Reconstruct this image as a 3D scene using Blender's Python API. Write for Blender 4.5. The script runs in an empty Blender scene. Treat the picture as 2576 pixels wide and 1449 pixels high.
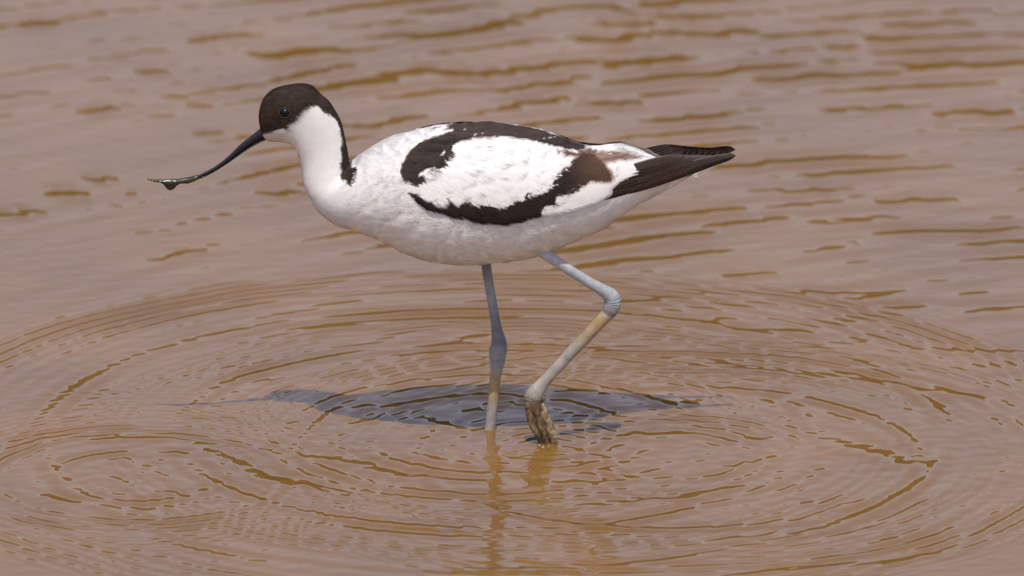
import bpy, math
import numpy as np
from mathutils import Vector, Matrix

# ------------------------------------------------------------------ camera, light, exposure
E = math.radians(16.0)          # camera looks down by this much
SN, CS = math.sin(E), math.cos(E)
D = 8.0                         # metres from the lens to the bird
S = 0.00029                     # metres per photo unit (photo = 2576 x 1449 units) at the bird
CX, CY = 1288.0, 724.5
WATER_ROW = 1100.0              # photo row where the water meets the bird's mid plane

_b = -(WATER_ROW - CY) * S
_t = D * CS / (D * CS + _b * SN)
ZT = -(D * SN + _t * (-D * SN + _b * CS))
CAM = np.array([0.0, -D * CS, ZT + D * SN])

SUN_EL, SUN_AZ = math.radians(66.5), math.radians(181.0)   # azimuth clockwise from +Y

scene = bpy.context.scene
col = scene.collection

cam = bpy.data.cameras.new("camera")
cam.sensor_width = 36.0
cam.lens = 36.0 * D / (2576 * S)
cam.clip_start, cam.clip_end = 0.1, 3000.0
cam.dof.use_dof = True
cam.dof.focus_distance = D - 0.02
cam.dof.aperture_fstop = 9.0
cam_ob = bpy.data.objects.new("camera", cam)
col.objects.link(cam_ob)
cam_ob.location = CAM
cam_ob.rotation_euler = (math.pi / 2 - E, 0, 0)
scene.camera = cam_ob

world = bpy.data.worlds.new("World")
scene.world = world
world.use_nodes = True
wn = world.node_tree.nodes
sky = wn.new("ShaderNodeTexSky")
sky.sky_type = 'NISHITA'
sky.sun_disc = False
sky.sun_elevation, sky.sun_rotation = SUN_EL, SUN_AZ
sky.air_density, sky.dust_density, sky.ozone_density = 1.6, 0.3, 0.5
wn["Background"].inputs["Strength"].default_value = 0.124
tint = wn.new("ShaderNodeMix")                 # thin high haze: a little less green and blue than a clear sky
tint.data_type, tint.blend_type = 'RGBA', 'MULTIPLY'
tint.inputs[0].default_value = 1.0
tint.inputs[7].default_value = (1.20, 0.96, 1.03, 1)
world.node_tree.links.new(sky.outputs[0], tint.inputs[6])
world.node_tree.links.new(tint.outputs[2], wn["Background"].inputs["Color"])

sun = bpy.data.lights.new("sun", 'SUN')
sun.energy, sun.angle, sun.color = 3.2, math.radians(0.5), (1.0, 0.945, 0.865)
sun_ob = bpy.data.objects.new("sun", sun)
col.objects.link(sun_ob)
sdir = Vector((math.sin(SUN_AZ) * math.cos(SUN_EL), math.cos(SUN_AZ) * math.cos(SUN_EL), math.sin(SUN_EL)))
sun_ob.rotation_euler = sdir.to_track_quat('Z', 'Y').to_euler()
sun_ob.location = (0, -2, 4)

scene.view_settings.view_transform = 'Standard'
scene.view_settings.look = 'None'
scene.view_settings.exposure = 0.20
scene.view_settings.gamma = 1.0
scene.cycles.max_bounces = 8

# ------------------------------------------------------------------ helpers
RNG = np.random.default_rng(7)


def at(px, py, y=0.0):
    """photo measure -> point of the vertical plane at depth y (metres)"""
    px, py, y = np.broadcast_arrays(np.asarray(px, float), np.asarray(py, float), np.asarray(y, float))
    a, b = (px - CX) * S, -(py - CY) * S
    ry, rz = D * CS + b * SN, -D * SN + b * CS
    t = (y - CAM[1]) / ry
    return np.stack([a * t, y + 0 * t, CAM[2] + rz * t], -1)


def on_water(px, py):
    a, b = (np.asarray(px, float) - CX) * S, -(np.asarray(py, float) - CY) * S
    ry, rz = D * CS + b * SN, -D * SN + b * CS
    t = -CAM[2] / rz
    return a * t, CAM[1] + ry * t


def measure(p):
    """point -> photo measure"""
    q = p - CAM
    d = q[..., 1] * CS - q[..., 2] * SN
    u = q[..., 1] * SN + q[..., 2] * CS
    return CX + q[..., 0] / d * D / S, CY - u / d * D / S


#WATER_BEGIN
def lattice(seed):
    return np.random.default_rng(seed).random((64, 64))


_lat = {}


def vnoise(x, y, seed):
    """smooth value noise in 0..1, cell size 1"""
    if seed not in _lat:
        _lat[seed] = lattice(seed)
    L = _lat[seed]
    xi, yi = np.floor(x).astype(int), np.floor(y).astype(int)
    fx, fy = x - xi, y - yi
    fx, fy = fx * fx * (3 - 2 * fx), fy * fy * (3 - 2 * fy)
    g = lambda i, j: L[i % 64, j % 64]
    return (g(xi, yi) * (1 - fx) + g(xi + 1, yi) * fx) * (1 - fy) + (g(xi, yi + 1) * (1 - fx) + g(xi + 1, yi + 1) * fx) * fy


def sstep(a, b, x):
    t = np.clip((x - a) / (b - a), 0, 1)
    return t * t * (3 - 2 * t)


# ring packets round a centre: (radius, width, wavelength, slope), metres
RINGS = [
    # centre (photo), list of packets, warp
    ((1240, 1095), [(0.425, 0.022, 0.0125, 0.085), (0.385, 0.020, 0.017, 0.060), (0.331, 0.018, 0.026, 0.095),
                    (0.285, 0.030, 0.0105, 0.060), (0.235, 0.020, 0.021, 0.090), (0.195, 0.020, 0.0090, 0.065),
                    (0.150, 0.020, 0.019, 0.080), (0.100, 0.030, 0.024, 0.060)], 11),
    ((350, 1200), [(0.108, 0.010, 0.015, 0.095), (0.128, 0.014, 0.0105, 0.075), (0.160, 0.022, 0.0088, 0.046),
                   (0.062, 0.016, 0.019, 0.060), (0.205, 0.026, 0.0095, 0.018)], 23),
    ((1680, 1150), [(0.180, 0.012, 0.024, 0.100), (0.060, 0.015, 0.017, 0.080), (0.105, 0.030, 0.014, 0.055),
                    (0.225, 0.020, 0.0095, 0.075), (0.270, 0.016, 0.016, 0.085), (0.305, 0.025, 0.0085, 0.055)], 37),
    ((1370, 1120), [(0.030, 0.014, 0.012, 0.07), (0.060, 0.018, 0.016, 0.07)], 51),
]
# wind ripples: arcs about far points on the near right
_r = np.random.default_rng(5)
WIND = [(0.64 + _r.normal(0, .20), -0.42 + _r.normal(0, .14), _r.uniform(.032, .068), _r.uniform(0, 6.28)) for _ in range(26)]

# single short-crested wavelets: photo x, y, length, screen slope (dy/dx), thickness of the dark face, slope
STREAKS = [
    (735, 128, 170, -.13, 17, .10), (790, 180, 180, -.20, 14, .10), (900, 205, 330, -.17, 19, .11), (1060, 180, 120, -.16, 12, .09),
    (1190, 70, 330, -.18, 15, .10), (1180, 185, 150, -.10, 16, .10), (1360, 170, 190, -.16, 16, .10), (1350, 215, 240, -.16, 13, .10),
    (1350, 255, 170, -.15, 12, .10), (960, 310, 170, -.14, 12, .10), (700, 425, 110, -.33, 13, .11), (720, 487, 80, -.15, 12, .10),
    (245, 276, 80, -.14, 10, .09), (165, 485, 80, -.10, 13, .10), (45, 537, 90, -.20, 13, .11), (250, 450, 70, -.12, 11, .08), (100, 62, 80, .0, 12, .07),
    (470, 635, 130, -.30, 12, .09), (385, 180, 45, -.15, 10, .09), (490, 265, 50, -.1, 8, .08), (520, 335, 60, -.15, 8, .09), (330, 490, 30, 0, 8, .08),
    (1620, 20, 140, -.10, 15, .10), (1620, 50, 160, -.22, 20, .10), (1600, 90, 260, -.12, 16, .10), (1800, 85, 200, -.08, 12, .09),
    (1620, 155, 200, -.12, 15, .10), (1800, 182, 420, -.10, 13, .10), (2000, 195, 240, -.07, 12, .10), (1560, 262, 110, -.06, 11, .10),
    (2400, 160, 380, -.02, 12, .11), (2230, 95, 100, -.02, 14, .09), (2320, 60, 250, -.05, 11, .08), (2300, 130, 200, -.05, 10, .08), (2130, 120, 80, -.05, 9, .07),
    (2450, 285, 200, 0, 12, .08), (1740, 300, 180, -.05, 12, .07), (1860, 420, 120, -.03, 10, .08), (2000, 405, 250, -.05, 10, .08), (2200, 400, 180, 0, 10, .07),
    (2400, 580, 380, -.03, 9, .10), (1900, 555, 200, -.10, 11, .08), (1760, 535, 200, -.12, 8, .09), (1720, 590, 150, -.10, 8, .09), (1730, 640, 190, -.13, 10, .10), (1880, 690, 120, -.10, 9, .09),
    (1500, 580, 160, -.10, 9, .08), (2300, 505, 200, -.03, 10, .08), (980, 88, 130, -.16, 11, .07), (1120, 20, 200, -.1, 10, .07), (560, 95, 150, -.1, 10, .06), (2050, 480, 150, -.05, 10, .07),
    (1850, 735, 180, -.05, 10, .1), (2040, 735, 260, -.03, 10, .1), (1620, 755, 180, -.06, 10, .1), (2200, 770, 300, .02, 8, .08), (1780, 805, 140, .0, 14, .1), (1950, 830, 260, .05, 9, .09),
    (1520, 880, 160, .02, 15, .1), (1700, 880, 200, .05, 9, .08), (1980, 935, 420, .12, 13, .10), (2250, 965, 480, .17, 12, .11), (2440, 880, 240, .06, 9, .09), (1560, 985, 260, .05, 12, .09),
    (2200, 1130, 230, .33, 24, .10), (1660, 1005, 180, .1, 16, .10), (1350, 1000, 150, .12, 9, .09), (1050, 1010, 260, -.1, 10, .1), (950, 1050, 170, -.2, 9, .09), (1120, 1065, 160, .22, 11, .1), (1300, 1015, 130, .1, 9, .09),
    (1200, 1030, 90, .05, 9, .09), (1640, 1090, 170, .02, 13, .10), (1900, 1100, 80, .1, 10, .08), (600, 1165, 260, .45, 20, .11), (760, 1215, 240, .22, 17, .10), (860, 1155, 160, .2, 13, .1),
    (970, 1185, 140, .17, 12, .1), (1130, 1200, 200, .06, 11, .1), (1750, 1240, 260, -.17, 12, .1), (1640, 1300, 220, -.15, 11, .09), (2300, 1400, 260, -.22, 11, .1), (2060, 1425, 420, -.08, 11, .1), (1900, 1160, 70, -.4, 13, .1),
    (370, 1175, 110, .45, 12, .1), (320, 1215, 80, .4, 11, .09), (300, 1245, 100, .4, 11, .1), (350, 1275, 150, .35, 10, .1), (440, 1240, 90, .3, 9, .09), (1540, 1265, 180, -.1, 9, .09),
    (1880, 1350, 200, -.12, 9, .09), (1500, 1210, 190, -.08, 10, .09), (180, 1260, 190, .2, 10, .09), (100, 1105, 160, -.25, 13, .1), (300, 1098, 280, -.02, 9, .1), (2050, 1260, 90, -.15, 8, .08), (2080, 1300, 110, -.2, 8, .09),
    (1475, 1138, 170, .27, 8, .12), (1440, 1160, 90, .1, 9, .1), (1310, 1150, 70, -.1, 8, .1),
]


def water_height(X, Y, dmax=None):
    H = np.zeros_like(X)
    n1 = vnoise(X * 5 + 9, Y * 2.6 + 3, 1)
    far = (sstep(0.05, 0.35, Y) * 0.75 + 0.30) * (.5 + .5 * sstep(-.32, .05, X))
    gust = np.exp(-((X - .06) / .20) ** 2 - ((Y - .90) / .38) ** 2)
    # wind ripples
    for i, (sx, sy, lam, ph) in enumerate(WIND):
        r = np.hypot(X - sx, Y - sy)
        r = r + 0.010 * vnoise(X * 9, Y * 7, 100 + i)
        H += (0.0088 * lam / 6.283) * np.cos(6.283 * r / lam + ph) * far * (0.40 + 0.8 * n1 + .55 * gust)
    # rings
    for (c, packs, seed) in RINGS:
        cx, cy = on_water(*c)
        dx, dy = X - cx, Y - cy
        r0 = np.hypot(dx, dy)
        m = r0 < 0.55
        if not m.any():
            continue
        dxm, dym, r = dx[m], dy[m], r0[m]
        th = np.arctan2(dym, dxm)
        acc = np.zeros_like(r)
        for k, (R, w, lam, sl) in enumerate(packs):
            s = seed + k
            rr = r + 0.006 * (vnoise(dxm * 22 + 5, dym * 14, s) - .5) + 0.0011 * (vnoise(dxm * 60, dym * 45, s + 200) - .5)
            amp = 0.15 + 2.7 * vnoise(th * 2.6 + 7 + 50 * R, r * 40, s + 300) * vnoise(th * 6 + 50 * R, r * 60, s + 500) ** .6
            acc += 1.45 * sl * lam / 6.283 * amp * np.exp(-((r - R) / w) ** 2) * np.cos(6.283 * (rr - R) / lam)
        H[m] += acc
    # fine capillary chop near the bird
    for i in range(14):
        rr = np.random.default_rng(900 + i)
        ang, lam, ph = rr.normal(math.pi / 2 + .1, .55), rr.uniform(.009, .02), rr.uniform(0, 6.28)
        H += 0.0088 * lam / 6.283 * np.cos(6.283 * ((X * math.cos(ang) + Y * math.sin(ang)) / lam) + ph + 5 * vnoise(X * 12, Y * 9, 700 + i)) \
            * np.exp(-((X - .0) / .45) ** 2 - ((Y + .03) / .28) ** 2)
    # faint short wavelets everywhere
    for i in range(10):
        rr = np.random.default_rng(1300 + i)
        ang, lam, ph = rr.normal(math.pi / 2 + .25, .45), rr.uniform(.012, .024), rr.uniform(0, 6.28)
        H += 0.0052 * lam / 6.283 * np.cos(6.283 * ((X * math.cos(ang) + Y * math.sin(ang)) / lam) + ph + 6 * vnoise(X * 8, Y * 6, 1400 + i)) * (.3 + 1.2 * vnoise(X * 7 + i, Y * 4, 1500 + i))
    # single wavelets
    for i, (px, py, L, sc, th, sl) in enumerate(STREAKS):
        x0, y0 = on_water(px, py)
        x1, y1 = on_water(px + L / 2, py + sc * L / 2)
        x2, y2 = on_water(px - L / 2, py - sc * L / 2)
        _, ya = on_water(px, py - th / 2)
        _, yb = on_water(px, py + th / 2)
        ux, uy = x1 - x2, y1 - y2
        ll = math.hypot(ux, uy)
        ux, uy = ux / ll, uy / ll
        m = (abs(X - x0) < ll + .05) & (abs(Y - y0) < ll + .12)
        if not m.any():
            continue
        x, y = X[m] - x0, Y[m] - y0
        u, v = x * ux + y * uy, -x * uy + y * ux
        sg = (ya - yb) * abs(ux) * (0.86 if py < 620 else 0.74)
        v = v + 0.9 * sg * (vnoise(u / (ll * .22) + 3 * i, v * 0 + i, 40) - .5) + .22 * sg * (vnoise(u / (ll * .08) + 7 * i, v * 0 + i, 41) - .5)
        a = np.exp(-(np.abs(u) / (ll * .52)) ** 4) * (0.72 + .6 * vnoise(u / (ll * .11) + 5 * i, v * 0, 42))
        H[m] += -(1.40 if py < 620 else 1.15) * sl * v * np.exp(-.5 * (v / sg) ** 2) * a
    # meniscus dimples where the legs enter
    for (px, py, rad, dep) in ((1233, 1084, .006, .0012), (1372, 1115, .013, .0016)):
        cx, cy = on_water(px, py)
        H += dep * np.exp(-(np.hypot(X - cx, Y - cy) / rad) ** 2)
    return H * (.80 - .20 * sstep(.3, 1.2, Y))
#WATER_END


def mesh_object(name, V, faces, parent=None, mat=None, smooth=True, colors=None, normals=None):
    """V (n,3); faces: list of (m,k) index arrays"""
    me = bpy.data.meshes.new(name)
    V = np.ascontiguousarray(V, dtype=np.float32)
    me.vertices.add(len(V))
    me.vertices.foreach_set("co", V.ravel())
    loops = np.concatenate([np.asarray(f, dtype=np.int32).ravel() for f in faces])
    tot = np.concatenate([np.full(len(f), np.asarray(f).shape[1], dtype=np.int32) for f in faces])
    start = np.concatenate([[0], np.cumsum(tot)[:-1]]).astype(np.int32)
    me.loops.add(len(loops))
    me.loops.foreach_set("vertex_index", loops)
    me.polygons.add(len(tot))
    me.polygons.foreach_set("loop_start", start)
    me.polygons.foreach_set("loop_total", tot)
    me.polygons.foreach_set("use_smooth", np.full(len(tot), smooth, dtype=bool))
    me.update(calc_edges=True)
    if colors is not None:
        ca = me.color_attributes.new("pattern", 'FLOAT_COLOR', 'POINT')
        ca.data.foreach_set("color", np.ascontiguousarray(np.c_[colors, np.ones(len(V))], dtype=np.float32).ravel())
    if normals is not None:
        me.normals_split_custom_set_from_vertices(np.asarray(normals, dtype=np.float32).tolist())
    ob = bpy.data.objects.new(name, me)
    col.objects.link(ob)
    if mat:
        me.materials.append(mat)
    if parent is not None:
        ob.parent = parent
    return ob


def tag(o, label, cat=None, kind=None, group=None):
    if label:
        o["label"] = label
    if cat:
        o["category"] = cat
    if kind:
        o["kind"] = kind
    if group:
        o["group"] = group
    return o


def new_mat(name):
    m = bpy.data.materials.new(name)
    m.use_nodes = True
    nt = m.node_tree
    return m, nt, nt.nodes["Principled BSDF"]


def grid_faces(nu, nv, closed=True):
    i, j = np.meshgrid(np.arange(nu - 1), np.arange(nv if closed else nv - 1), indexing='ij')
    j2 = (j + 1) % nv
    return np.stack([i * nv + j, (i + 1) * nv + j, (i + 1) * nv + j2, i * nv + j2], -1).reshape(-1, 4)


def catmull(P, sub):
    P = np.asarray(P, float)
    Q = np.vstack([2 * P[0] - P[1], P, 2 * P[-1] - P[-2]])
    out = []
    for i in range(1, len(Q) - 2):
        p0, p1, p2, p3 = Q[i - 1], Q[i], Q[i + 1], Q[i + 2]
        for k in range(sub):
            t = k / sub
            out.append(.5 * (2 * p1 + (p2 - p0) * t + (2 * p0 - 5 * p1 + 4 * p2 - p3) * t * t + (3 * p1 - p0 - 3 * p2 + p3) * t ** 3))
    out.append(P[-1])
    return np.array(out)


def grid_normals(V, nu, nv):
    G = V.reshape(nu, nv, 3)
    du = np.gradient(G, axis=0)
    dv = np.roll(G, -1, 1) - np.roll(G, 1, 1)
    n = np.cross(du, dv)
    n /= np.linalg.norm(n, axis=-1, keepdims=True) + 1e-12
    return n, du / (np.linalg.norm(du, axis=-1, keepdims=True) + 1e-12)


def pad_ends(V, nu, nv):
    """close a tube with a centre vertex at either end"""
    c0, c1 = V[:nv].mean(0), V[-nv:].mean(0)
    n = len(V)
    j = np.arange(nv)
    f0 = np.stack([np.full(nv, n), j, (j + 1) % nv], -1)
    b = (nu - 1) * nv
    f1 = np.stack([np.full(nv, n + 1), b + (j + 1) % nv, b + j], -1)
    return np.vstack([V, c0, c1]), np.vstack([f0, f1])


def loft(sections, sub, nv, y0=0.0, expo=1.0, fix=True):
    """sections rows: top x, top y, bottom x, bottom y (photo measure), half width (photo units)"""
    R = catmull(sections, sub)
    a, b, hw = at(R[:, 0], R[:, 1], y0), at(R[:, 2], R[:, 3], y0), np.maximum(R[:, 4], .3) * S * .96
    c, h = (a + b) / 2, (a - b) / 2
    if fix:
        L = np.linalg.norm(h, axis=1)
        k = np.sqrt(np.clip(1 - (hw * SN * np.abs(h[:, 2]) / L / (L * CS + 1e-9)) ** 2, .6, 1))
        h = h * k[:, None]
    f = np.arange(nv) * 2 * math.pi / nv
    cf, sf = np.cos(f), np.sin(f)
    cf, sf = np.sign(cf) * np.abs(cf) ** expo, np.sign(sf) * np.abs(sf) ** expo
    V = c[:, None] + h[:, None] * cf[None, :, None]
    V[:, :, 1] -= hw[:, None] * sf[None]
    return V.reshape(-1, 3), len(R), nv


def poly_dist(px, py, poly):
    """signed distance to a polygon, positive inside"""
    poly = np.asarray(poly, float)
    d = np.full(px.shape, 1e9)
    inside = np.zeros(px.shape, bool)
    for (x1, y1), (x2, y2) in zip(poly, np.roll(poly, -1, 0)):
        ex, ey = x2 - x1, y2 - y1
        t = np.clip(((px - x1) * ex + (py - y1) * ey) / (ex * ex + ey * ey + 1e-9), 0, 1)
        d = np.minimum(d, np.hypot(px - x1 - t * ex, py - y1 - t * ey))
        cr = ((y1 > py) != (y2 > py)) & (px < (x2 - x1) * (py - y1) / (y2 - y1 + 1e-12) + x1)
        inside ^= cr
    return np.where(inside, d, -d)


# ------------------------------------------------------------------ water, mud, far shore
def axis(lo, hi, step, ends):
    core = list(np.arange(lo, hi, step))
    s, x, left = step, lo, []
    while x > -ends:
        s *= 1.16
        x -= s
        left.append(x)
    s, x, right = step, core[-1], []
    while x < ends:
        s *= 1.16
        x += s
        right.append(x)
    return np.array(left[::-1] + core + right)


gx, gy = axis(-.50, .50, .0019, 900), axis(-.46, 1.34, .0019, 900)
X, Y = np.meshgrid(gx, gy)
fade = (1 - sstep(.5, 1.3, abs(X))) * (1 - sstep(1.4, 2.6, Y)) * (1 - sstep(.6, 1.6, -Y))
Z = np.zeros_like(X)
m = fade > 0
rows, cols_ = np.where(m.any(1))[0], np.where(m.any(0))[0]
sl = np.s_[rows[0]:rows[-1] + 1, cols_[0]:cols_[-1] + 1]
Z[sl] = water_height(X[sl], Y[sl]) * fade[sl]
ny, nx = X.shape
i, j = np.meshgrid(np.arange(ny - 1), np.arange(nx - 1), indexing='ij')
wf = np.stack([i * nx + j, i * nx + j + 1, (i + 1) * nx + j + 1, (i + 1) * nx + j], -1).reshape(-1, 4)

wm, nt, bsdf = new_mat("murky_water")
nt.nodes.remove(bsdf)
out = nt.nodes["Material Output"]
fr = nt.nodes.new("ShaderNodeFresnel")
fr.inputs["IOR"].default_value = 1.45
gl = nt.nodes.new("ShaderNodeBsdfGlossy")
gl.inputs["Roughness"].default_value = 0.0
gl.inputs["Color"].default_value = (1, 1, 1, 1)
tr = nt.nodes.new("ShaderNodeBsdfTransparent")
tr.inputs["Color"].default_value = (.95, .88, .66, 1)
df = nt.nodes.new("ShaderNodeBsdfDiffuse")          # silt hanging in the water
geo = nt.nodes.new("ShaderNodeNewGeometry")
nz = nt.nodes.new("ShaderNodeTexNoise")
nz.inputs["Scale"].default_value = 7.0
nz.inputs["Detail"].default_value = 5.0
nt.links.new(geo.outputs["Position"], nz.inputs["Vector"])
cr = nt.nodes.new("ShaderNodeValToRGB")
cr.color_ramp.elements[0].position, cr.color_ramp.elements[0].color = .35, (.218, .112, .026, 1)
cr.color_ramp.elements[1].position, cr.color_ramp.elements[1].color = .68, (.280, .142, .036, 1)
nt.links.new(nz.outputs["Fac"], cr.inputs["Fac"])
nt.links.new(cr.outputs["Color"], df.inputs["Color"])
up = nt.nodes.new("ShaderNodeCombineXYZ")
up.inputs["Z"].default_value = 1.0
nt.links.new(up.outputs[0], df.inputs["Normal"])
nb_ = nt.nodes.new("ShaderNodeTexNoise")             # wind ripples of the open water further off
nb_.inputs["Scale"].default_value, nb_.inputs["Detail"].default_value = 1.0, 3.0
mpv = nt.nodes.new("ShaderNodeMapping")
mpv.inputs["Scale"].default_value = (7.0, 19.0, 7.0)
mpv.inputs["Rotation"].default_value = (0, 0, .2)
nt.links.new(geo.outputs["Position"], mpv.inputs["Vector"])
nt.links.new(mpv.outputs[0], nb_.inputs["Vector"])
dist = nt.nodes.new("ShaderNodeVectorMath")
dist.operation = 'DISTANCE'
dist.inputs[1].default_value = (0, .45, 0)
nt.links.new(geo.outputs["Position"], dist.inputs[0])
far_ = nt.nodes.new("ShaderNodeMapRange")
far_.inputs["From Min"].default_value, far_.inputs["From Max"].default_value = 1.05, 1.7
nt.links.new(dist.outputs["Value"], far_.inputs["Value"])
wb = nt.nodes.new("ShaderNodeBump")
wb.inputs["Distance"].default_value = .0022
nt.links.new(far_.outputs[0], wb.inputs["Strength"])
nt.links.new(nb_.outputs["Fac"], wb.inputs["Height"])
nt.links.new(wb.outputs[0], fr.inputs["Normal"])
nt.links.new(wb.outputs[0], gl.inputs["Normal"])
mx1, mx2 = nt.nodes.new("ShaderNodeMixShader"), nt.nodes.new("ShaderNodeMixShader")
mx1.inputs[0].default_value = 0.72
nt.links.new(tr.outputs[0], mx1.inputs[1])
nt.links.new(df.outputs[0], mx1.inputs[2])
nt.links.new(fr.outputs[0], mx2.inputs[0])
nt.links.new(mx1.outputs[0], mx2.inputs[1])
nt.links.new(gl.outputs[0], mx2.inputs[2])
nt.links.new(mx2.outputs[0], out.inputs["Surface"])
tag(mesh_object("water", np.stack([X, Y, Z], -1).reshape(-1, 3), [wf], mat=wm), "rippled shallow muddy water", kind="structure")

bm_, nt, bsdf = new_mat("ochre_mud")
nz = nt.nodes.new("ShaderNodeTexNoise")
nz.inputs["Scale"].default_value, nz.inputs["Detail"].default_value = 14.0, 8.0
tc = nt.nodes.new("ShaderNodeNewGeometry")
nt.links.new(tc.outputs["Position"], nz.inputs["Vector"])
cr = nt.nodes.new("ShaderNodeValToRGB")
cr.color_ramp.elements[0].position, cr.color_ramp.elements[0].color = .30, (.24, .12, .012, 1)
cr.color_ramp.elements[1].position, cr.color_ramp.elements[1].color = .70, (.36, .19, .03, 1)
nt.links.new(nz.outputs["Fac"], cr.inputs["Fac"])
nt.links.new(cr.outputs["Color"], bsdf.inputs["Base Color"])
bsdf.inputs["Roughness"].default_value = .9
bsdf.inputs["Specular IOR Level"].default_value = .1
BED = -0.022
bx_, by_ = axis(-.6, .6, .02, 950), axis(-.5, 1.4, .02, 950)
BX, BY = np.meshgrid(bx_, by_)
BZ = BED + .004 * (vnoise(BX * 14, BY * 14, 61) - .5) + .004 * (vnoise(BX * 4, BY * 4, 62) - .5)
ny, nx = BX.shape
i, j = np.meshgrid(np.arange(ny - 1), np.arange(nx - 1), indexing='ij')
bf = np.stack([i * nx + j, i * nx + j + 1, (i + 1) * nx + j + 1, (i + 1) * nx + j], -1).reshape(-1, 4)
tag(mesh_object("mud_bed", np.stack([BX, BY, BZ], -1).reshape(-1, 3), [bf], mat=bm_), "ochre mud bed under the shallow water", kind="structure")

# far shore: a belt of dark trees beyond the water, seen only as dark ripple faces; ring closed behind the camera to cut low sky light
tm, nt, bsdf = new_mat("far_foliage")
nz = nt.nodes.new("ShaderNodeTexNoise")
nz.inputs["Scale"].default_value, nz.inputs["Detail"].default_value = 1.3, 6.0
tc = nt.nodes.new("ShaderNodeNewGeometry")
nt.links.new(tc.outputs["Position"], nz.inputs["Vector"])
cr = nt.nodes.new("ShaderNodeValToRGB")
cr.color_ramp.elements[0].position, cr.color_ramp.elements[0].color = .35, (.012, .018, .006, 1)
cr.color_ramp.elements[1].position, cr.color_ramp.elements[1].color = .70, (.025, .030, .010, 1)
nt.links.new(nz.outputs["Fac"], cr.inputs["Fac"])
nt.links.new(cr.outputs["Color"], bsdf.inputs["Base Color"])
bsdf.inputs["Roughness"].default_value = 1.0
bsdf.inputs["Specular IOR Level"].default_value = 0.0
TREE_EL = 14.2
na, nr = 1500, 26
th = np.linspace(0, 2 * math.pi, na)
pr = np.linspace(0, 1, nr)
A, Pp = np.meshgrid(th, pr, indexing='ij')
top = 60 * math.tan(math.radians(TREE_EL)) * (1 + .03 * (vnoise(A * 60, A * 0, 71) - .5) + .04 * (vnoise(A * 200, A * 0, 72) - .5))
ang = Pp * math.pi
rad = 66 - 6.0 * np.cos(ang) + 1.2 * (vnoise(A * 90, Pp * 9, 73) - .5)
zz = np.sin(ang) ** .45 * top - .3
TV = np.stack([rad * np.cos(A), rad * np.sin(A), zz], -1).reshape(-1, 3)
tag(mesh_object("woodland_screen", TV, [grid_faces(na, nr, False)], mat=tm), "dark belt of far-shore trees, carried on unseen round the lagoon to block low sky light", "trees", kind="stuff")

# ------------------------------------------------------------------ bird
bird = bpy.data.objects.new("avocet", None)
col.objects.link(bird)
tag(bird, "black and white wading bird with an upturned bill, stepping through shallow water", "bird")

WHITE, BLACK = np.array([.765, .728, .67]), np.array([.024, .0165, .0125])
HEADBLK = np.array([.034, .022, .0155])
BROWN, RUFOUS = np.array([.060, .032, .020]), np.array([.20, .098, .058])

CAP = [(682, 336), (682, 331.5), (695, 328), (723, 326.5), (724, 314), (739, 306), (747, 294), (758, 279), (776, 266), (792, 265), (809, 276), (827, 285),
       (840, 292), (846, 305), (855, 327), (859, 347), (854, 371), (858, 399), (852, 409), (861, 426), (854, 441), (862, 459), (875, 470), (886, 453),
       (889.5, 432), (884.5, 414), (893, 395), (900, 340), (880, 260), (830, 190), (760, 170), (680, 180), (630, 240), (620, 330), (650, 352), (668, 338)]
BAND_A = [(1062, 324), (1075, 290), (1300, 280), (1420, 300), (1475, 345), (1474, 372), (1456, 379), (1425, 376), (1390, 367), (1350, 357), (1300, 348),
          (1257, 344), (1207, 345), (1164, 352), (1139, 360), (1117, 382), (1107, 402), (1088, 422), (1058, 431), (1057, 441), (1047, 457), (1022, 464),
          (1013, 458), (1006, 432), (1010, 411), (1028, 383), (1052, 359), (1090, 343), (1137, 332), (1108, 336), (1098, 331), (1080, 327)]
FLECK = [(1076, 326), (1100, 321), (1119, 317), (1126, 322), (1112, 328), (1136, 326), (1142, 330), (1110, 336), (1090, 333)]
BAND_B = [(1026, 480), (1053, 489), (1076, 502), (1099, 504), (1116, 497), (1139, 502), (1164, 498), (1193, 506), (1225, 509), (1262, 510), (1282, 496),
          (1310, 496), (1344, 481), (1375, 470), (1397, 450), (1404, 430), (1434, 417), (1446, 396), (1470, 384), (1492, 386), (1512, 402), (1526, 420),
          (1539, 437), (1540, 450), (1529, 461), (1505, 458), (1479, 456), (1440, 478), (1412, 488), (1389, 502), (1386, 516), (1365, 526), (1350, 531),
          (1346, 540), (1297, 549), (1266, 554), (1222, 552), (1179, 546), (1150, 537), (1107, 529), (1067, 523), (1048, 508), (1028, 490)]
TERT = [(1498, 386), (1512, 379), (1545, 384), (1590, 393), (1588, 402), (1545, 408), (1510, 412)]
TERT2 = [(1455, 378), (1480, 372), (1502, 378), (1500, 388), (1470, 392), (1452, 392)]
SPOT = [(1398, 377), (1422, 378), (1448, 384), (1462, 388), (1446, 394), (1424, 393), (1405, 386)]
WING = [(1050, 345), (1062, 300), (1100, 270), (1300, 260), (1460, 320), (1530, 350), (1560, 376), (1606, 378), (1664, 397), (1645, 416), (1614, 434),
        (1594, 452), (1562, 464), (1538, 484), (1536, 499), (1496, 520), (1466, 529), (1420, 540), (1380, 546), (1340, 548), (1297, 553), (1240, 557),
        (1179, 550), (1107, 533), (1066, 526), (1038, 506), (1022, 486), (1010, 460), (1002, 432), (1006, 406), (1026, 380)]
PRIM = [(1470, 526), (1530, 470), (1560, 440), (1600, 424), (1640, 404), (1660, 396), (1760, 390), (1760, 440)]


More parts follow.
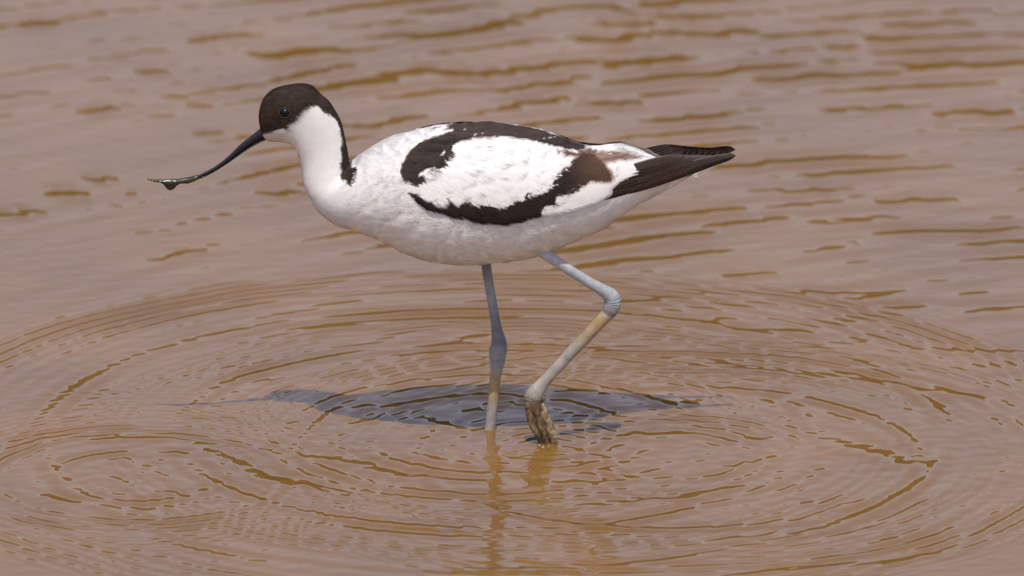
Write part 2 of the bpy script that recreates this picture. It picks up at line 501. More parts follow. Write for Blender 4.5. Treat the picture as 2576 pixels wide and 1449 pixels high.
def pattern(px, py, jit=2.2, seed=0):
    n = len(px)
    jx = jit * 2 * (vnoise(px / 9, py / 9, 81) + vnoise(px / 3.5, py / 3.5, 82) - 1)
    jy = jit * 2 * (vnoise(px / 9, py / 9, 83) + vnoise(px / 3.5, py / 3.5, 84) - 1)
    x, y = px + jx, py + jy
    c = np.tile(WHITE, (n, 1))
    c *= (1 + .05 * (vnoise(px / 14, py / 8, 85) - .5))[:, None]

    def lay(poly, colr, soft):
        nonlocal c
        a = sstep(-soft, soft, poly_dist(x, y, poly))[:, None]
        c = c * (1 - a) + colr * a
    lay(TERT, np.array([.19, .118, .085]) * (1 + 1.6 * (vnoise(px / 24, (py - .1 * px) / 3, 89) - .4))[:, None], 6)
    lay(TERT2, BROWN * 1.6, 5)
    lay(SPOT, RUFOUS * .5, 4)
    # rufous fringes round the black bands
    fr = (sstep(1380, 1470, px) * .75)[:, None]
    a = sstep(-9, 0, poly_dist(x, y, BAND_B))[:, None] * fr
    c = c * (1 - a) + RUFOUS * 1.25 * a
    a = sstep(-7, 0, poly_dist(x, y, BAND_A))[:, None] * (sstep(1120, 1160, px) * (1 - sstep(1230, 1280, px)) * sstep(335, 345, py) * .7)[:, None]
    c = c * (1 - a) + RUFOUS * 1.1 * a
    lay(CAP, HEADBLK * (1 + .9 * (vnoise(px / 7, py / 5, 86) - .4))[:, None], 2.5)
    a = (sstep(-16, -1, poly_dist(x, y, CAP)) * (poly_dist(x, y, CAP) < 1) * .48 * (px < 775) * (px > 715) * (py < 335))[:, None]      # dusky cheek
    c = c * (1 - a) + np.array([.12, .085, .07]) * a * 1.0
    t = sstep(1400, 1520, px)[:, None] * .82
    lay(BAND_B, BLACK * (1 - t) + BROWN * 1.35 * (.8 + .5 * vnoise(px / 30, (py - .3 * px) / 5, 90))[:, None] * t, 2.0)
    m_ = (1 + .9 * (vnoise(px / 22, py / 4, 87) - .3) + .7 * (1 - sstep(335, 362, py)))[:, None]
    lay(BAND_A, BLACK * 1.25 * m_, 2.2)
    lay(FLECK, WHITE, 2.0)
    f = (vnoise(px / 26 + 3, (py + .12 * px) / 3.2, 88) > .93) & (px > 1150) & (px < 1440) & (py < 343 + .06 * (px - 1200)) & (poly_dist(x, y, BAND_A) > 5)
    c[f] = WHITE * .62
    g = (sstep(640, 700, px) * (1 - sstep(705, 745, px)) * sstep(328, 336, py) * .35)[:, None]             # stained chin
    c = c * (1 - g) + np.array([.34, .22, .13]) * g
    return c


BODY = [(656, 330, 668, 350, 10), (651, 303, 677, 355, 21), (651.5, 281, 691, 356.5, 30), (657, 258, 706, 357.5, 37), (668.5, 239, 720, 360, 41),
        (688, 223.5, 731, 363.5, 44), (721, 213.5, 740, 368, 46), (758, 209.3, 745.5, 376, 46), (784, 215, 748.5, 387, 45), (805, 234, 751.5, 398, 44),
        (826, 253, 755, 411, 43), (845, 280, 758, 423, 42.5), (858, 306, 760, 435, 43), (865, 332, 761.5, 447, 45), (871, 360, 763.5, 460, 48),
        (876, 388, 768, 474, 53), (881, 413, 778, 496, 62), (903, 396, 801, 533, 78), (935, 372, 841, 563, 97), (977, 349, 891, 581, 117),
        (1031, 332.5, 952, 604, 138), (1100, 315.5, 1030, 643, 154), (1160, 310, 1107, 661, 163), (1220, 308.5, 1180, 665.5, 168),
        (1290, 313.5, 1260, 660, 166), (1350, 325, 1330, 650, 158), (1400, 341, 1400, 627, 144), (1450, 360, 1462, 600, 124), (1500, 366, 1513, 578, 103),
        (1548, 362, 1556, 548, 82), (1594, 371, 1612, 511, 62), (1640, 392, 1662, 484, 42), (1690, 414, 1706, 460, 22), (1728, 433, 1734, 444, 6)]
NV = 150
BV, NU, _ = loft(BODY, 11, NV, expo=.94)
# soft unevenness of the plumage
BN, BU = grid_normals(BV, NU, NV)
mid = BV.reshape(NU, NV, 3)
if ((mid[NU // 2, NV // 4] - mid[NU // 2].mean(0)) @ BN[NU // 2, NV // 4]) < 0:
    BN = -BN
qx, qy = measure(BV)
lump = ((vnoise(qx / 34, qy / 15, 91) - .5) * .0006 + (vnoise(qx / 13, qy / 7, 92) - .5) * .0004) * sstep(800, 960, qx) * (1 - sstep(1350, 1500, qx))
BV = BV + BN.reshape(-1, 3) * lump[:, None]
BN, BU2 = grid_normals(BV, NU, NV)
if ((mid[NU // 2, NV // 4] - mid[NU // 2].mean(0)) @ BN[NU // 2, NV // 4]) < 0:
    BN = -BN
near_side = lambda V: measure(np.c_[V[:, 0], -np.abs(V[:, 1]), V[:, 2]])


def plumage(name, V, N, U, F, count, length, width, parent, mat, lift=.12, fan=.18, clump=.35, droop=None, weight=None, keep=None):
    """mesh of a surface patch plus small barbs lying along it; one object"""
    F = np.asarray(F)
    a, b, c, d = (V[F[:, k]] for k in range(4))
    area = np.linalg.norm(np.cross(b - a, c - a), axis=1) + np.linalg.norm(np.cross(c - a, d - a), axis=1)
    cen = (a + b + c + d) / 4
    cx, cy = near_side(cen)
    w = area * (weight(cx, cy) if weight else 1)
    if keep is not None:
        w = w * keep
    pick = RNG.choice(len(F), count, p=w / w.sum())
    s, t = RNG.random(count)[:, None], RNG.random(count)[:, None]
    f = F[pick]
    bil = lambda Q: (Q[f[:, 0]] * (1 - s) + Q[f[:, 1]] * s) * (1 - t) + (Q[f[:, 3]] * (1 - s) + Q[f[:, 2]] * s) * t
    root, nn, uu = bil(V), bil(N), bil(U)
    nn /= np.linalg.norm(nn, axis=1, keepdims=True)
    if droop is not None:
        rx, ry = near_side(root)
        uu = uu + droop(rx, ry)
        uu -= nn * (uu * nn).sum(1, keepdims=True)
    uu /= np.linalg.norm(uu, axis=1, keepdims=True) + 1e-9
    side = np.cross(nn, uu)
    rx, ry = near_side(root)
    an = RNG.normal(0, fan, count)[:, None] + ((vnoise(rx / 24, ry / 14, 95) - .5) * clump)[:, None]
    uu, side = uu * np.cos(an) + side * np.sin(an), side * np.cos(an) - uu * np.sin(an)
    L = (length(rx, ry) * RNG.uniform(.6, 1.25, count))[:, None]
    Wd = width(rx, ry)[:, None] * RNG.uniform(.7, 1.3, (count, 1))
    lf = lift * RNG.uniform(.4, 1.5, (count, 1))
    base = root - nn * .0003
    midp = root + uu * L * .55 + nn * (L * lf * .75 - (.55 * L) ** 2 / .135)
    tip = root + uu * L + nn * (L * lf * .85 - L ** 2 / .135)
    B = np.stack([base - side * Wd * .4, base + side * Wd * .4, midp - side * Wd * .5, midp + side * Wd * .5, tip], 1).reshape(-1, 3)
    px, py = near_side(V)
    cv = pattern(px, py)
    cb = pattern(rx, ry)
    cb *= RNG.uniform(.93, 1.05, (count, 1))
    cb = np.clip(cb, 0, .86)
    o = len(V)
    k = np.arange(count)[:, None] * 5 + o
    quads, tris = k + np.array([1, 0, 2, 3]), k + np.array([3, 2, 4])
    nb = nn + side * RNG.normal(0, .05, (count, 1)) - uu * .03 + RNG.normal(0, .015, (count, 3))
    nb /= np.linalg.norm(nb, axis=1, keepdims=True)
    return np.vstack([V, B]), [F, quads, tris], np.vstack([cv, np.repeat(cb, 5, 0)]), np.vstack([N, np.repeat(nb, 5, 0)])


fm, nt, bsdf = new_mat("plumage")
vc = nt.nodes.new("ShaderNodeVertexColor")
vc.layer_name = "pattern"
nt.links.new(vc.outputs["Color"], bsdf.inputs["Base Color"])
bsdf.inputs["Roughness"].default_value = .7
bsdf.inputs["Specular IOR Level"].default_value = .10

BVp, caps = pad_ends(BV, NU, NV)
Nf = np.vstack([BN.reshape(-1, 3), -BU[0].mean(0), BU[-1].mean(0)])
Uf = np.vstack([BU.reshape(-1, 3), BU[0].mean(0), BU[-1].mean(0)])
BF = grid_faces(NU, NV)
# face winding outward
fa = BF[len(BF) // 2]
if np.cross(BVp[fa[1]] - BVp[fa[0]], BVp[fa[3]] - BVp[fa[0]]) @ Nf[fa[0]] < 0:
    BF = BF[:, ::-1]
blen = lambda x, y: np.interp(x, [640, 760, 850, 1000, 1200, 1700], [.0020, .0026, .0042, .0065, .0085, .0090])
bwid = lambda x, y: np.interp(x, [640, 800, 1000, 1400], [.00032, .00040, .00055, .00065])
cenx, ceny = near_side(BVp[BF].mean(1))
hidden = sstep(-2, 12, poly_dist(cenx, ceny, WING))
BFp = np.where(hidden > .98, .03, 1.0)
def bdroop(x, y):
    z = np.interp(y, [480, 560, 660], [.25, .10, -.05]) * (x > 950)
    return np.stack([np.zeros_like(x), np.zeros_like(x), z], -1)
V_, F_, C_, N_ = plumage("body", BVp, Nf, Uf, BF, 110000, blen, bwid, bird, fm, lift=.038, fan=.11, clump=.22, droop=bdroop,
                         weight=lambda x, y: np.interp(x, [640, 900, 1100], [2.6, 1.7, 1.0]), keep=BFp)
body = mesh_object("body", V_, F_ + [caps], bird, fm, colors=C_, normals=N_)

# ---- wings: folded coverts lifted off the flank
phi = np.tile(np.arange(NV) * 2 * math.pi / NV, NU)


def make_wing(side):
    qx, qy = near_side(BV)
    d = poly_dist(qx, qy, WING)
    lat = np.sin(phi) * side
    d = np.minimum(d, (lat - .38) * 110)
    off = np.where(d > 0, .0032 * sstep(-2, 16, d) - .0006, -.0012)
    off = off + .0009 * sstep(4, 14, d) * (vnoise(qx / 50, (qy + .3 * qx) / 20, 96) - .5) * .08
    W = BV + BN.reshape(-1, 3) * off[:, None]
    use = (d[BF] > -6).any(1)
    F = BF[use]
    ids = np.unique(F)
    re = np.full(len(BV) + 2, -1)
    re[ids] = np.arange(len(ids))
    F = re[F]
    W, U = W[ids], BU.reshape(-1, 3)[ids]
    N = BN.reshape(-1, 3)[ids]
    dd = d[ids]

    def wdroop(x, y):
        z = np.interp(x, [1000, 1250, 1450, 1600], [-.75, -.60, -.15, .15]) * sstep(335, 400, y)
        return np.stack([np.zeros_like(x), np.zeros_like(x), z], -1)
    keep = (dd[F].min(1) > 3).astype(float) + 1e-6
    V_, F_, C_, N_ = plumage("wing", W, N, U, F, 42000, lambda x, y: np.interp(x, [1000, 1150, 1250, 1330, 1430, 1500, 1600], [.005, .011, .011, .0065, .006, .010, .013]) * (1 - .68 * sstep(1430, 1480, x) * sstep(440, 470, y)),
                             lambda x, y: 0 * x + .00062, bird, fm, lift=.016, fan=.07, clump=.14, droop=wdroop, keep=keep)
    return mesh_object("wing", V_, F_, bird, fm, colors=C_, normals=N_)


wings = [make_wing(1), make_wing(-1)]

# ---- flight feathers, one blade each
qm, nt, bsdf = new_mat("flight_feather")
vc = nt.nodes.new("ShaderNodeVertexColor")
vc.layer_name = "pattern"
nt.links.new(vc.outputs["Color"], bsdf.inputs["Base Color"])
bsdf.inputs["Roughness"].default_value = .5
bsdf.inputs["Specular IOR Level"].default_value = .35


def feather(name, cl, yy, w_lo, w_up, colr, parent, side=1, thick=.00035, bow=.0010):
    """cl: centre line in photo measure; yy: depth at each point; blade with a shaft ridge"""
    R = catmull(np.c_[np.asarray(cl, float), np.asarray(yy, float), np.asarray(w_lo, float), np.asarray(w_up, float)], 10)
    P = at(R[:, 0], R[:, 1], R[:, 2])
    T = np.gradient(P, axis=0)
    T /= np.linalg.norm(T, axis=1, keepdims=True)
    Uv = np.cross(T, np.array([0, 1.0, 0]))
    Uv *= np.sign(Uv[:, 2:3])
    us = np.linspace(-1, 1, 13)
    rows, cols = [], []
    for sgn in (1, -1):
        for u in us:
            w = np.where(u < 0, R[:, 3], R[:, 4]) * S
            q = P + Uv * (u * w)[:, None]
            q[:, 1] += bow * (u * u) * 1.0 - sgn * thick * (1 - abs(u)) - sgn * .0003 * (abs(u) < .05)
            rows.append(q)
            cols.append(colr * (1 + .35 * (abs(u) < .05) - .25 * (u < -.7)))
    rows = rows[:13] + rows[13:][::-1]
    cols = cols[:13] + cols[13:][::-1]
    G = np.stack(rows, 1)
    n, k = G.shape[:2]
    V = G.reshape(-1, 3)
    if side < 0:
        V = V * np.array([1, -1, 1])
    C = np.tile(np.array(cols)[None], (n, 1, 1)).reshape(-1, 3)
    C = C * (1 + .5 * (vnoise(V[:, 0] * 700, V[:, 2] * 1500, 97) - .5))[:, None]
    V, cap = pad_ends(V, n, k)
    C = np.vstack([C, C[:1], C[-1:]])
    F = grid_faces(n, k)
    if side < 0:
        F, cap = F[:, ::-1], cap[:, ::-1]
    return mesh_object(name, V, [F, cap], parent, qm, colors=C)


_nx, _ny = near_side(BV)
_front = np.where(np.sin(phi) > 0)[0]


def body_half(px, py):
    d = (_nx[_front] - px) ** 2 + (_ny[_front] - py) ** 2
    k = np.argmin(d)
    return abs(BV[_front[k], 1]) * float(1 - sstep(6, 30, math.sqrt(d[k])))


for side, wing in zip((1, -1), wings):
    nb = 9
    s_ = np.array([0, .12, .24, .38, .54, .74, .94, 1.0])
    for k in range(nb):
        f = k / (nb - 1)
        x0, y0 = 1458 + 95 * f, 519 - 82 * f
        xt, yt = 1846 - 120 * f, 394 + 6 * f - 4 * f * f
        xs = x0 + (xt - x0) * s_
        ys = y0 + (yt - y0) * (s_ ** (1.02 + .1 * f)) + (5 - 4 * f) * np.sin(s_ * math.pi)
        if k == 0:
            xs = 1456 + (1850 - 1456) * s_
            ys = np.interp(xs, [1456, 1590, 1715, 1826, 1850], [518.5, 474, 431, 398, 393])
        tip_d = np.interp(s_, [0, .38, .7, .94, 1], [.012, .016, .0150, .0112, .0095])
        dep = [-max(body_half(a, b) + .0004, t) - .00019 * k for a, b, t in zip(xs, ys, tip_d)]
        lo = np.array([5, 9, 11, 12.5, 13, 12, 10, 2.0])
        upw = np.array([8, 13, 17, 19, 20, 19, 12, 3.0])
        feather("primary_feather", np.c_[xs, ys], dep, lo, upw, BROWN * (.42 + .1 * (k % 3)), wing, side)

# ---- tail: white fan under the wing tips
tailR = bpy.data.objects.new("tail", None)
col.objects.link(tailR)
tailR.parent = bird
for k in range(6):
    f = (k - 2.5) / 2.5
    feather("tail_feather", [(1545, 508), (1610, 491), (1675, 464), (1716, 445), (1738, 435)], np.array([.5, .7, .9, 1, 1]) * .006 * f + .0008 * (k % 2) - .001,
            [22, 22, 15, 9, 2], [18, 20, 16, 9, 2], WHITE * .97, tailR, 1, bow=.001)

# ---- bill
im, nt, bsdf = new_mat("bill_horn")
bsdf.inputs["Base Color"].default_value = (.012, .0115, .012, 1)
bsdf.inputs["Roughness"].default_value = .22
bsdf.inputs["Specular IOR Level"].default_value = .6
nz = nt.nodes.new("ShaderNodeTexNoise")
nz.inputs["Scale"].default_value = 260
bp = nt.nodes.new("ShaderNodeBump")
bp.inputs["Strength"].default_value, bp.inputs["Distance"].default_value = .25, .0006
nt.links.new(nz.outputs["Fac"], bp.inputs["Height"])
nt.links.new(bp.outputs[0], bsdf.inputs["Normal"])


def tube(name, sec, sub, nv, parent, mat, y0=0.0, expo=1.0, colors=None, fix=False):
    V, nu, _ = loft(sec, sub, nv, y0, expo, fix)
    V, cap = pad_ends(V, nu, nv)
    return mesh_object(name, V, [grid_faces(nu, nv), cap], parent, mat, colors=colors(V) if colors else None)


up_e = np.array([(668, 312), (652, 325), (633, 341), (605, 363), (572, 395), (539, 420), (506, 437.5), (473, 448), (440, 453.5), (410, 454), (388, 453), (370, 451)])
mid_e = np.array([(700, 330), (682, 337.5), (642, 356.5), (609, 378.5), (575, 404.5), (542, 427), (509, 442.5), (474, 453), (440, 457), (410, 456.5), (388, 455), (371, 452)])
low_e = np.array([(694, 350), (672, 351), (640, 365.5), (606, 387.5), (573, 410.5), (540, 431), (510, 447), (475, 457.5), (440, 460), (410, 458.5), (388, 456), (371, 453)])
hwb = np.array([13, 12, 10.5, 9, 8, 7, 6, 5.2, 4.5, 3.6, 2.6, 1.2])
bill = tube("bill", np.c_[up_e, mid_e, hwb], 8, 20, bird, im, expo=.85)
tube("lower_mandible", np.c_[mid_e + [0, .6], low_e, hwb * .88], 8, 20, bill, im, expo=.9)

# ---- eyes
em, nt, bsdf = new_mat("eye_gloss")
bsdf.inputs["Base Color"].default_value = (.004, .003, .003, 1)
bsdf.inputs["Roughness"].default_value = .10
bsdf.inputs["Specular IOR Level"].default_value = .38
rm, nt, bsdf = new_mat("eyelid")
bsdf.inputs["Base Color"].default_value = (.035, .026, .021, 1)
bsdf.inputs["Roughness"].default_value = .6
SK = BV.reshape(NU, NV, 3)
for side in (1, -1):
    pxy = near_side(BV)
    cand = np.where(np.sin(phi) * side > .3)[0]
    hit = cand[np.argmin((pxy[0][cand] - 716) ** 2 + (pxy[1][cand] - 285.5) ** 2)]
    p, n = BV[hit], BN.reshape(-1, 3)[hit]
    r = 14.8 * S
    c = p - n * r * .55
    nl, nm = 20, 32
    la, lo_ = np.meshgrid(np.linspace(0, math.pi, nl), np.arange(nm) * 2 * math.pi / nm, indexing='ij')
    V = np.stack([np.sin(la) * np.cos(lo_), np.cos(la), np.sin(la) * np.sin(lo_)], -1).reshape(-1, 3) * r + c
    eye = mesh_object("eye", V, [grid_faces(nl, nm)], bird, em)
    t1 = np.cross(n, [0, 0, 1.0]); t1 /= np.linalg.norm(t1)
    t2 = np.cross(t1, n)
    nr_, nq = 40, 8
    a_, b_ = np.meshgrid(np.arange(nr_ + 1) * 2 * math.pi / nr_, np.arange(nq) * 2 * math.pi / nq, indexing='ij')
    ro = r * .86 + np.cos(b_) * 1.3 * S
    V = c + n * r * .60 + ro[..., None] * (np.cos(a_)[..., None] * t1 + np.sin(a_)[..., None] * t2) + (np.sin(b_) * 1.7 * S)[..., None] * n
    mesh_object("eyelid", V.reshape(-1, 3), [grid_faces(nr_ + 1, nq)], eye, rm)

# ---- legs
lm, nt, bsdf = new_mat("leg_skin")
vc = nt.nodes.new("ShaderNodeVertexColor")
vc.layer_name = "pattern"
bsdf.inputs["Roughness"].default_value = .55
bsdf.inputs["Specular IOR Level"].default_value = .3
geo = nt.nodes.new("ShaderNodeNewGeometry")
nz = nt.nodes.new("ShaderNodeTexNoise")
nz.inputs["Scale"].default_value, nz.inputs["Detail"].default_value = 220, 4
nt.links.new(geo.outputs["Position"], nz.inputs["Vector"])
mxc = nt.nodes.new("ShaderNodeMix")
mxc.data_type, mxc.blend_type = 'RGBA', 'MULTIPLY'
mxc.inputs[0].default_value = 1.0
nt.links.new(vc.outputs["Color"], mxc.inputs[6])
nt.links.new(nz.outputs["Color"], mxc.inputs[7])
hs = nt.nodes.new("ShaderNodeRGBToBW")
nt.links.new(nz.outputs["Color"], hs.inputs[0])
mp = nt.nodes.new("ShaderNodeMapRange")
mp.inputs["From Min"].default_value, mp.inputs["From Max"].default_value = .3, .7
mp.inputs["To Min"].default_value, mp.inputs["To Max"].default_value = .72, 1.18
nt.links.new(hs.outputs[0], mp.inputs["Value"])
nt.links.new(mp.outputs[0], mxc.inputs[7])
nt.links.new(mxc.outputs[2], bsdf.inputs["Base Color"])
vo = nt.nodes.new("ShaderNodeTexVoronoi")
vo.inputs["Scale"].default_value = 950
nt.links.new(geo.outputs["Position"], vo.inputs["Vector"])
bp = nt.nodes.new("ShaderNodeBump")
bp.inputs["Strength"].default_value, bp.inputs["Distance"].default_value = .5, .0005
nt.links.new(vo.outputs["Distance"], bp.inputs["Height"])
nt.links.new(bp.outputs[0], bsdf.inputs["Normal"])

BLUE, GREY, OCHRE, MUDC = np.array([.345, .357, .368]), np.array([.345, .305, .258]), np.array([.38, .275, .14]), np.array([.135, .092, .045])


def limb(name, pts, parent, nv=28, sub=8, ky=.85, mat=None, wrinkle=None):
    """pts rows: x, y (photo), depth y (m), half width (photo units), colour key"""
    A = np.array([[p[0], p[1], p[2], p[3]] + list(p[4]) for p in pts], float)
    R = catmull(A, sub)
    P = at(R[:, 0], R[:, 1], R[:, 2])
    T = np.gradient(P, axis=0)
    T /= np.linalg.norm(T, axis=1, keepdims=True)
    Yv = np.array([0, 1.0, 0]) - T * T[:, 1:2]
    Yv /= np.linalg.norm(Yv, axis=1, keepdims=True)
    X_ = np.cross(Yv, T)
    f = np.arange(nv) * 2 * math.pi / nv
    hw = R[:, 3] * S * .95
    if wrinkle:
        s_ = np.cumsum(np.r_[0, np.linalg.norm(np.diff(P, axis=0), axis=1)])
        for (a, b, lam, amp) in wrinkle:
            hw = hw + amp * S * np.sin(s_ * 6.283 / lam) * sstep(a, a + .08, np.linspace(0, 1, len(P))) * (1 - sstep(b - .08, b, np.linspace(0, 1, len(P))))
    G = P[:, None] + X_[:, None] * (hw[:, None] * np.cos(f))[..., None] + Yv[:, None] * (hw[:, None] * ky * np.sin(f))[..., None]
    V = G.reshape(-1, 3)
    C = np.repeat(R[:, 4:7], nv, 0)
    V, cap = pad_ends(V, len(R), nv)
    C = np.vstack([C, C[:1], C[-1:]])
    C = np.clip(C, .01, .9)
    return mesh_object(name, V, [grid_faces(len(R), nv), cap], parent, mat or lm, colors=C)


YF, YN = .0180, -.0165
SHADED_BLUE = np.array([.185, .195, .21])  # darker copy of BLUE: the body's shade on the far leg, put into the colour
far_leg = limb("leg", [(1218, 610, YF, 15, BLUE), (1223, 667, YF, 13, SHADED_BLUE), (1234.6, 740, YF, 12.5, BLUE * .9), (1246.8, 810, YF, 12.8, SHADED_BLUE), (1251, 836, YF, 15.5, SHADED_BLUE),
                       (1255.5, 862, YF, 20.5, SHADED_BLUE), (1252.5, 886, YF, 23.5, BLUE * .8), (1251.5, 908, YF, 20, BLUE * .8), (1249, 930, YF, 16.5, GREY), (1246, 951, YF, 14.5, OCHRE),
                       (1242, 990, YF, 14, OCHRE * 1.05), (1238, 1029, YF, 13.8, GREY * .95), (1234, 1068, YF, 13.6, GREY), (1232, 1090, YF, 13.5, GREY),
                       (1231, 1120, YF, 13.5, GREY * .8), (1231, 1160, YF, 14, OCHRE * .9)], bird, sub=10, wrinkle=[(.40, .60, .0018, .8)])
bed_foot = at(1231, 1160, YF)


def toe(pts, w, parent, colr=MUDC, name="toe"):
    return limb(name, [(x, y, d, ww, colr * q) for (x, y, d), ww, q in zip(pts, w, np.linspace(1, .8, len(w)))], parent, nv=14, sub=6, ky=.8)


fx = 1231
for dy, L in ((-.012, 95), (0, 110), (.013, 92)):
    r_ = lambda d: 1160 - (d - YF) / S * SN
    toe([(fx, 1152, YF), (fx - L * .4, r_(YF + dy * .4) + 1, YF + dy * .4), (fx - L, r_(YF + dy) + 4, YF + dy)], [11, 9, 4], far_leg)

near_leg = limb("leg", [(1325, 606, YN - .004, 17, GREY), (1367, 636, YN - .004, 15.0, BLUE * 1.2), (1400, 658, YN - .0035, 14.0, BLUE * 1.25), (1440, 684, YN - .003, 13.6, BLUE * 1.1),
                        (1485, 712, YN - .002, 14.0, BLUE * 1.1), (1516, 730, YN - .001, 16.5, BLUE), (1534, 743, YN, 21, BLUE * 1.05), (1541, 757, YN, 22.5, BLUE * .95),
                        (1539, 772, YN, 22, BLUE * .9), (1532, 785, YN, 20.5, GREY * .55), (1528, 791, YN, 18.5, GREY), (1518, 801, YN, 17.5, OCHRE), (1497, 823, YN, 16.6, OCHRE), (1470, 853, YN, 16, OCHRE * .5 + GREY * .4), (1438.7, 884, YN, 15.6, GREY * .95),  # crease shade below the joint put into the colour
                        (1410, 916, YN, 15.2, GREY), (1378, 951, YN, 15.4, GREY), (1358, 974, YN, 18.5, GREY * 1.05), (1344, 993, YN, 24, GREY * .9), (1341, 1008, YN, 24, MUDC * 1.3),
                        (1346, 1028, YN, 21, MUDC), (1352, 1045, YN, 14, MUDC)], bird, sub=10, wrinkle=[(.20, .48, .0016, 1.1), (.78, .98, .0015, 1.0)])
K = MUDC
wm2, nt2, b2 = new_mat("wet_foot_skin")
vc2 = nt2.nodes.new("ShaderNodeVertexColor")
vc2.layer_name = "pattern"
g2, n2 = nt2.nodes.new("ShaderNodeNewGeometry"), nt2.nodes.new("ShaderNodeTexNoise")
n2.inputs["Scale"].default_value, n2.inputs["Detail"].default_value = 330, 5
nt2.links.new(g2.outputs["Position"], n2.inputs["Vector"])
mr = nt2.nodes.new("ShaderNodeMapRange")
mr.inputs["From Min"].default_value, mr.inputs["From Max"].default_value = .32, .68
mr.inputs["To Min"].default_value, mr.inputs["To Max"].default_value = .25, 1.5
nt2.links.new(n2.outputs["Fac"], mr.inputs["Value"])
m2 = nt2.nodes.new("ShaderNodeMix")
m2.data_type, m2.blend_type = 'RGBA', 'MULTIPLY'
m2.inputs[0].default_value = 1.0
nt2.links.new(vc2.outputs["Color"], m2.inputs[6])
nt2.links.new(mr.outputs[0], m2.inputs[7])
nt2.links.new(m2.outputs[2], b2.inputs["Base Color"])
b2.inputs["Roughness"].default_value = .38
bp2 = nt2.nodes.new("ShaderNodeBump")
bp2.inputs["Strength"].default_value, bp2.inputs["Distance"].default_value = .8, .0008
nt2.links.new(n2.outputs["Fac"], bp2.inputs["Height"])
nt2.links.new(bp2.outputs[0], b2.inputs["Normal"])
foot = limb("foot", [(1340, 1000, YN, 20, GREY * .75), (1343, 1018, YN - .0005, 22, K * 1.6), (1350, 1040, YN - .0005, 25, K * 1.1), (1358, 1064, YN - .001, 26, K), (1367, 1088, YN - .001, 25, K * .85), (1375, 1112, YN - .001, 20, K * .8),
                     (1382, 1134, YN - .001, 9, K * .8)], near_leg, nv=24, ky=.42, mat=wm2, wrinkle=[(.0, .9, .0022, .9)])
# toes folded together with the web between them, the hind toe as a stub
for pts, w, c_ in (([(1328, 1012, YN - .0035), (1331, 1040, YN - .004), (1339, 1070, YN - .0045), (1352, 1092, YN - .0045), (1360, 1099, YN - .0035)], [9, 9, 8.5, 7.5, 3], K * 1.1),
                   ([(1348, 1024, YN - .0035), (1355, 1052, YN - .0043), (1364, 1082, YN - .0045), (1374, 1108, YN - .004), (1380, 1128, YN - .003)], [6, 7.5, 8, 7, 3], K * 1.05),
                   ([(1362, 1016, YN - .001), (1374, 1046, YN - .0022), (1386, 1082, YN - .003), (1394, 1108, YN - .003), (1399, 1130, YN - .002)], [6, 10, 11.5, 10, 4], OCHRE * .75)):
    limb("toe", [(x, y, d, ww, c_) for (x, y, d), ww in zip(pts, w)], near_leg, nv=16, sub=8, ky=.7, mat=wm2, wrinkle=[(.0, 1.0, .0024, .6)])
limb("hind_toe", [(1352, 990, YN, 8, GREY * .8), (1364, 1000, YN - .001, 8, MUDC * 1.4), (1366, 1010, YN - .001, 4.5, MUDC)], near_leg, nv=14, sub=6)
limb("web", [(1368, 1030, YN - .001, 3, K), (1378, 1062, YN - .002, 6, K * .9), (1386, 1094, YN - .002, 8, K * .9), (1388, 1124, YN - .002, 9, K * .8)], near_leg, nv=14, sub=6, ky=.3, mat=wm2)

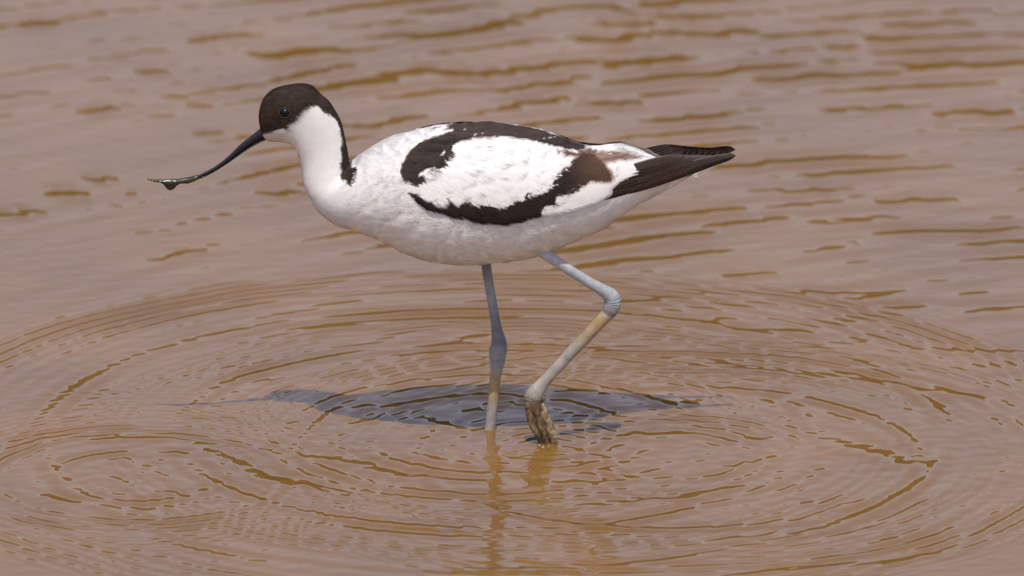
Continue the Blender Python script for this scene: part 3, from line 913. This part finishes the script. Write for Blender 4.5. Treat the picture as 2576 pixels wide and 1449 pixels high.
# ------------------------------------------------------------------ mud hanging on the bill
mm, nt, bsdf = new_mat("wet_mud")
bsdf.inputs["Roughness"].default_value = .26
bsdf.inputs["Specular IOR Level"].default_value = .6
nz = nt.nodes.new("ShaderNodeTexNoise")
nz.inputs["Scale"].default_value, nz.inputs["Detail"].default_value = 160, 5
geo = nt.nodes.new("ShaderNodeNewGeometry")
nt.links.new(geo.outputs["Position"], nz.inputs["Vector"])
cr = nt.nodes.new("ShaderNodeValToRGB")
cr.color_ramp.elements[0].position, cr.color_ramp.elements[0].color = .35, (.012, .010, .004, 1)
cr.color_ramp.elements[1].position, cr.color_ramp.elements[1].color = .65, (.055, .042, .016, 1)
nt.links.new(nz.outputs["Fac"], cr.inputs["Fac"])
nt.links.new(cr.outputs["Color"], bsdf.inputs["Base Color"])
bp = nt.nodes.new("ShaderNodeBump")
bp.inputs["Strength"].default_value, bp.inputs["Distance"].default_value = .5, .001
nt.links.new(nz.outputs["Fac"], bp.inputs["Height"])
nt.links.new(bp.outputs[0], bsdf.inputs["Normal"])
mud_t = [(500, 440, 500, 450, 5), (490, 441.5, 491, 455, 7.5), (473, 446, 474, 461.5, 8), (455, 449, 455, 462, 8), (444, 450.5, 445, 467, 9), (436, 450.5, 438, 474.5, 9.5), (427, 451, 429, 479, 9),
         (419, 451, 420, 475, 8.5), (411, 452, 411, 464, 8), (401, 451, 402, 458.5, 7), (393, 452, 394, 458.5, 6), (385, 450, 386, 457, 5.5), (378, 450.5, 378, 454.5, 4), (370, 449.5, 370.5, 452, 2)]
mud = tube("mud_clump", mud_t, 6, 22, None, mm)
tag(mud, "wet olive mud clinging to the upturned tip of the bird's bill", "mud")

# ------------------------------------------------------------------ bubbles against the raised foot
gm, nt, bsdf = new_mat("bubble")
bsdf.inputs["Base Color"].default_value = (.30, .26, .18, 1)
bsdf.inputs["Roughness"].default_value = .12
nl, nm = 14, 22
la, lo_ = np.meshgrid(np.linspace(0, math.pi, nl), np.arange(nm) * 2 * math.pi / nm, indexing='ij')
BALL = np.stack([np.sin(la) * np.cos(lo_), np.sin(la) * np.sin(lo_), np.cos(la)], -1).reshape(-1, 3)
bub = None
for px, py, r in ((1357, 1122, .0017), (1366, 1127, .0021), (1381, 1125, .0016), (1352, 1134, .0013), (1408, 1124, .0012), (1418, 1131, .0011)):
    x, y = on_water(px, py)
    if bub is None:
        bub = mesh_object("water_bubble", BALL * .001, [grid_faces(nl, nm)], None, gm)
        o = bub
    else:
        o = bub.copy()
        col.objects.link(o)
    o.location = (float(x), float(y), r * .15)
    o.scale = (r * .55 / .001,) * 3
    tag(o, "tiny glinting bubble on the water against the raised foot", "bubble", group="bubbles around the raised foot")
